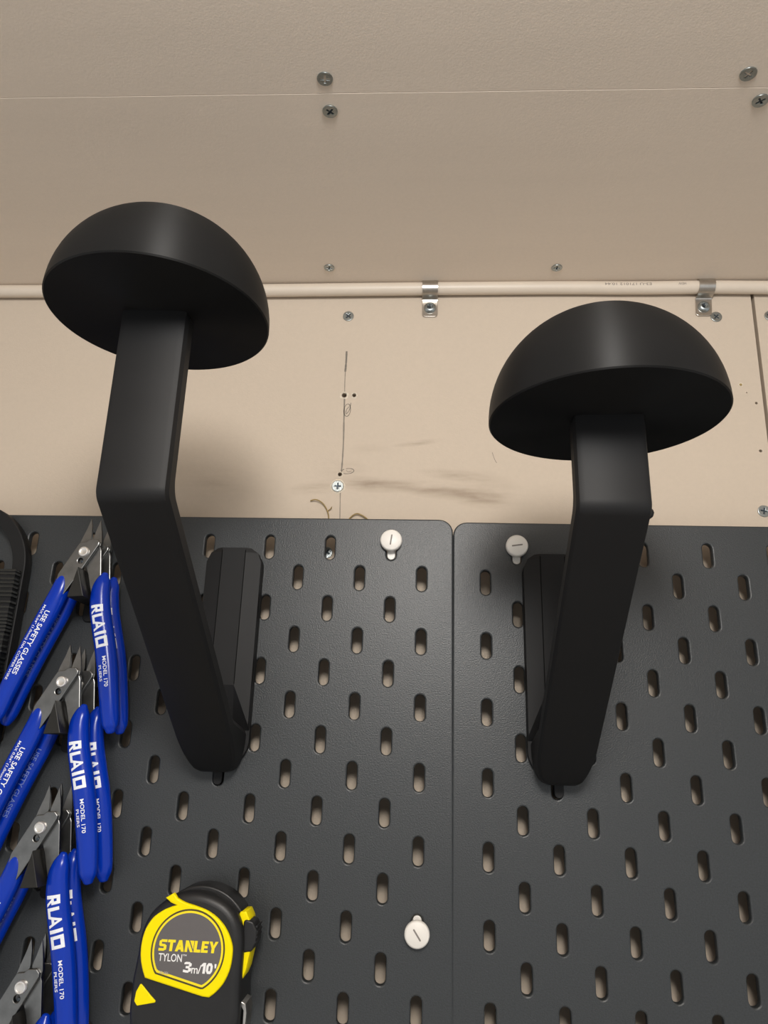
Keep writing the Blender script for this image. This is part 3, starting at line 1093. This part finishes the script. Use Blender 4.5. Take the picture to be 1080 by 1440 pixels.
# heavy block capitals and figures: quads in a box one unit high
BLOCK = {
    'S': (0.78, [[(0.02, 0), (0.55, 0), (0.62, 0.22), (0.02, 0.24)], [(0.5, 0.02), (0.76, 0.12), (0.76, 0.5), (0.5, 0.56)], [(0.08, 0.40), (0.62, 0.38), (0.62, 0.60), (0.08, 0.62)],
                 [(0.02, 0.5), (0.26, 0.42), (0.26, 0.98), (0.02, 0.86)], [(0.14, 0.78), (0.76, 0.76), (0.76, 1), (0.2, 1)]]),
    'T': (0.72, [[(0, 0.76), (0.74, 0.76), (0.74, 1), (0, 1)], [(0.23, 0), (0.51, 0), (0.51, 0.8), (0.23, 0.8)]]),
    'A': (0.88, [[(0, 0), (0.27, 0), (0.56, 1), (0.28, 1)], [(0.3, 1), (0.58, 1), (0.88, 0), (0.6, 0)], [(0.2, 0.18), (0.68, 0.18), (0.62, 0.42), (0.26, 0.42)]]),
    'N': (0.82, [[(0, 0), (0.25, 0), (0.25, 1), (0, 1)], [(0, 1), (0.28, 1), (0.82, 0), (0.54, 0)], [(0.40, 1), (0.82, 1), (0.82, 0.22)]]),
    'L': (0.64, [[(0, 0), (0.27, 0), (0.27, 1), (0, 1)], [(0.2, 0), (0.64, 0), (0.64, 0.25), (0.2, 0.25)]]),
    'E': (0.66, [[(0, 0), (0.27, 0), (0.27, 1), (0, 1)], [(0.2, 0), (0.66, 0), (0.66, 0.23), (0.2, 0.23)], [(0.2, 0.39), (0.6, 0.39), (0.6, 0.61), (0.2, 0.61)], [(0.2, 0.77), (0.66, 0.77), (0.66, 1), (0.2, 1)]]),
    'Y': (0.84, [[(0.28, 0), (0.56, 0), (0.56, 0.5), (0.28, 0.5)], [(0.28, 0.42), (0.52, 0.42), (0.28, 1), (0, 1)], [(0.34, 0.42), (0.56, 0.42), (0.86, 1), (0.58, 1)]]),
    '3': (0.66, [[(0.0, 0.04), (0.3, 0), (0.3, 0.22), (0.0, 0.28)], [(0.26, 0), (0.5, 0), (0.44, 0.22), (0.26, 0.22)], [(0.42, 0.04), (0.68, 0.16), (0.68, 0.42), (0.42, 0.52)], [(0.18, 0.40), (0.5, 0.40), (0.5, 0.62), (0.18, 0.62)],
                 [(0.42, 0.5), (0.66, 0.62), (0.66, 0.86), (0.42, 0.98)], [(0.02, 0.76), (0.5, 0.8), (0.5, 1), (0.16, 1), (0.02, 0.92)]]),
    '1': (0.50, [[(0.2, 0), (0.48, 0), (0.48, 1), (0.2, 1)], [(0.0, 0.62), (0.22, 0.7), (0.3, 1), (0.2, 1), (0.0, 0.84)]]),
    '0': (0.72, [[(0.0, 0.25), (0.26, 0.25), (0.26, 0.75), (0.0, 0.75)], [(0.46, 0.25), (0.72, 0.25), (0.72, 0.75), (0.46, 0.75)], [(0.0, 0.26), (0.18, 0), (0.54, 0), (0.36, 0.24), (0.26, 0.3)],
                 [(0.36, 0.24), (0.18, 0), (0.54, 0), (0.72, 0.26), (0.46, 0.3)], [(0.0, 0.74), (0.26, 0.7), (0.36, 0.76), (0.54, 1), (0.18, 1)], [(0.72, 0.74), (0.46, 0.7), (0.36, 0.76), (0.18, 1), (0.54, 1)]]),
}


def block_text(body_, x, z, h, width, m, gap=0.06, slant=0.06, tilt=-1.0, name='label_print'):
    adv = 0.0
    quads = []
    for chh in body_:
        w, qs = BLOCK[chh]
        quads += [[(adv + a + slant * b, b) for a, b in q] for q in qs]
        adv += w + gap
    kx = width / (adv - gap)
    c, s_ = math.cos(math.radians(tilt)), math.sin(math.radians(tilt))
    V, F = [], []
    for n_, q in enumerate(quads):
        F.append(tuple(range(len(V), len(V) + len(q))))
        for a, b in q:
            px, pz = a * kx, b * h
            V.append((x - TX + px * c - pz * s_, -(face + 0.30 + 0.004 * (n_ % 5)), z - TZ + px * s_ + pz * c))
    return link(name, raw(name, V, F, 0), m, lab)


block_text('STANLEY', -154.0, -247.6, 5.3, 31.0, M['yellow_print'], tilt=-0.2, name='maker_print')
tape_text('TYLON', -153.4, -252.2, 5.0, 0.05, 12.4, M['label_white'], tilt=-0.6)
tape_text('TM', -140.6, -249.6, 1.1, 0.02, 1.9, M['label_white'], tilt=-0.6)
block_text('3', -139.9, -257.0, 4.9, 4.0, M['label_white'])
tape_text('m', -135.5, -257.2, 5.4, 0.04, 3.3, M['label_white'])
tape_text('/', -132.1, -257.2, 5.6, 0.04, 1.7, M['label_white'])
block_text('10', -130.6, -257.1, 4.9, 5.9, M['label_white'])
tape_text("'", -123.7, -257.4, 6.6, 0.15, 1.0, M['label_white'])
tape_text('30-686', -152.2, -258.0, 1.9, 0.02, 4.8, M['label_small'], tilt=-4)
corner = rel([(-161.7, -263.1), (-163.7, -267.1), (-164.1, -271.3), (-162.4, -273.3), (-152.2, -271.3), (-156.1, -268.1), (-159.4, -265.1)])
link('corner_inlay', plate('corner_inlay', fillet(corner, 0.6, 3), 1.6, bevel=0.4, shift=33.2), M['yellow'], tm)
# thumb lock on the side, in a yellow channel
ch = rel([(-114.6, -229.6), (-111.0, -229.0), (-109.0, -232.6), (-107.6, -240), (-107.3, -248), (-108.9, -257), (-113.0, -267.5), (-114.8, -267.0)])
link('lock_channel', plate('lock_channel', fillet(ch, 1.0, 3), 15, bevel=0.7, shift=20.0), M['yellow'], tm)
bt = rel([(-112.0, -232.4), (-106.6, -234.0), (-104.4, -238.0), (-104.6, -244.0), (-106.6, -248.0), (-112.0, -249.0)])
btn = link('lock_button', plate('lock_button', fillet(bt, 1.6, 4), 13.0, bevel=1.0, res=2, shift=21.5), M['rubber'], tm)
for k in range(4):
    zz = -236.2 - 2.4 * k - TZ
    link('grip_rib', tube('grip_rib', [(-104.5 - TX - 0.25 * abs(k - 1.2), -15.6, zz), (-104.5 - TX - 0.25 * abs(k - 1.2), -27.4, zz)], 0.55, 8), M['rubber'], btn)
# ridge over the top of the case and the steel end hook at the mouth
hk = [(-110.2 - TX, -271 - TZ), (-107.8 - TX, -272.0 - TZ), (-107.0 - TX, -276 - TZ), (-107.2 - TX, -284 - TZ), (-108.6 - TX, -284 - TZ), (-108.8 - TX, -275 - TZ), (-110.2 - TX, -273 - TZ)]
link('end_hook', plate('end_hook', hk, 14, bevel=0.3, shift=20), M['clip'], tm)
grip = rel([(-150.5, -222.2), (-144, -218.9), (-136.0, -217.6), (-128, -218.9), (-120.5, -222.4), (-114.5, -227.8), (-113.2, -230.4), (-115.6, -230.6), (-121.5, -226.0),
            (-129, -222.6), (-137, -221.6), (-144, -222.6), (-149.5, -224.6)])
grip = catmull(grip[:7], 4) + catmull(grip[7:], 4)
link('top_grip', plate('top_grip', grip, 17, bevel=1.0, res=2, shift=18), M['rubber'], tm)
link('belt_clip', plate('belt_clip', rrect(-9, -24, 9, 14, 3), 2.0, bevel=0.4, shift=1.2), M['clip'], tm)
link('belt_clip_post', plate('belt_clip_post', rrect(-5, 8, 5, 13, 1), 3.0, bevel=0.3, shift=2.6), M['clip'], tm)


# ------------------------------------------------------------------ black ribbed holder at the board's end
hd = thing('ribbed_holder', (-323.0, 0, -40.0), 'black arch-topped printed holder with ribbed side beside the pliers', 'holder')
R = 46.0
arch = [(R * math.cos(math.radians(a)), 0.0 + R * math.sin(math.radians(a))) for a in range(0, 181, 6)] + [(-R, -110), (R, -110)]
inner = [((R - 9) * math.cos(math.radians(a)), (R - 9) * math.sin(math.radians(a))) for a in range(0, 181, 6)] + [(-(R - 9), -2), (R - 9, -2)]
link('back_arch', plate('back_arch', arch, 9.0, [inner], bevel=0.8, shift=4.7, angle=30), M['pla'], hd)
# box body in front, built of stacked printed layers
w0 = 45.0
link('body', box('body', -w0 + 0.6, w0 - 0.9, -16, -8, -108, -1.5), M['pla'], hd)
k = 0
zz = -3.0
ribm = [raw('rib', *(lambda w, d, h: ([(x, y, z_) for z_ in (0, h) for (x, y) in ((w, -8.5), (w, -d), (-w, -d), (-w, -8.5))],
                                      [(0, 1, 5, 4), (1, 2, 6, 5), (2, 3, 7, 6), (3, 0, 4, 7), (0, 1, 2, 3), (4, 5, 6, 7)]))(w0 - 0.6 + q, 16.4 + q, 1.3), 0) for q in (0.0, 0.35, 0.7)]
while zz > -107:
    link('rib', ribm[random.randrange(3)], M['pla_ridge'], hd, (0, 0, zz))
    zz -= random.choice((2.2, 2.6, 3.2, 4.0))
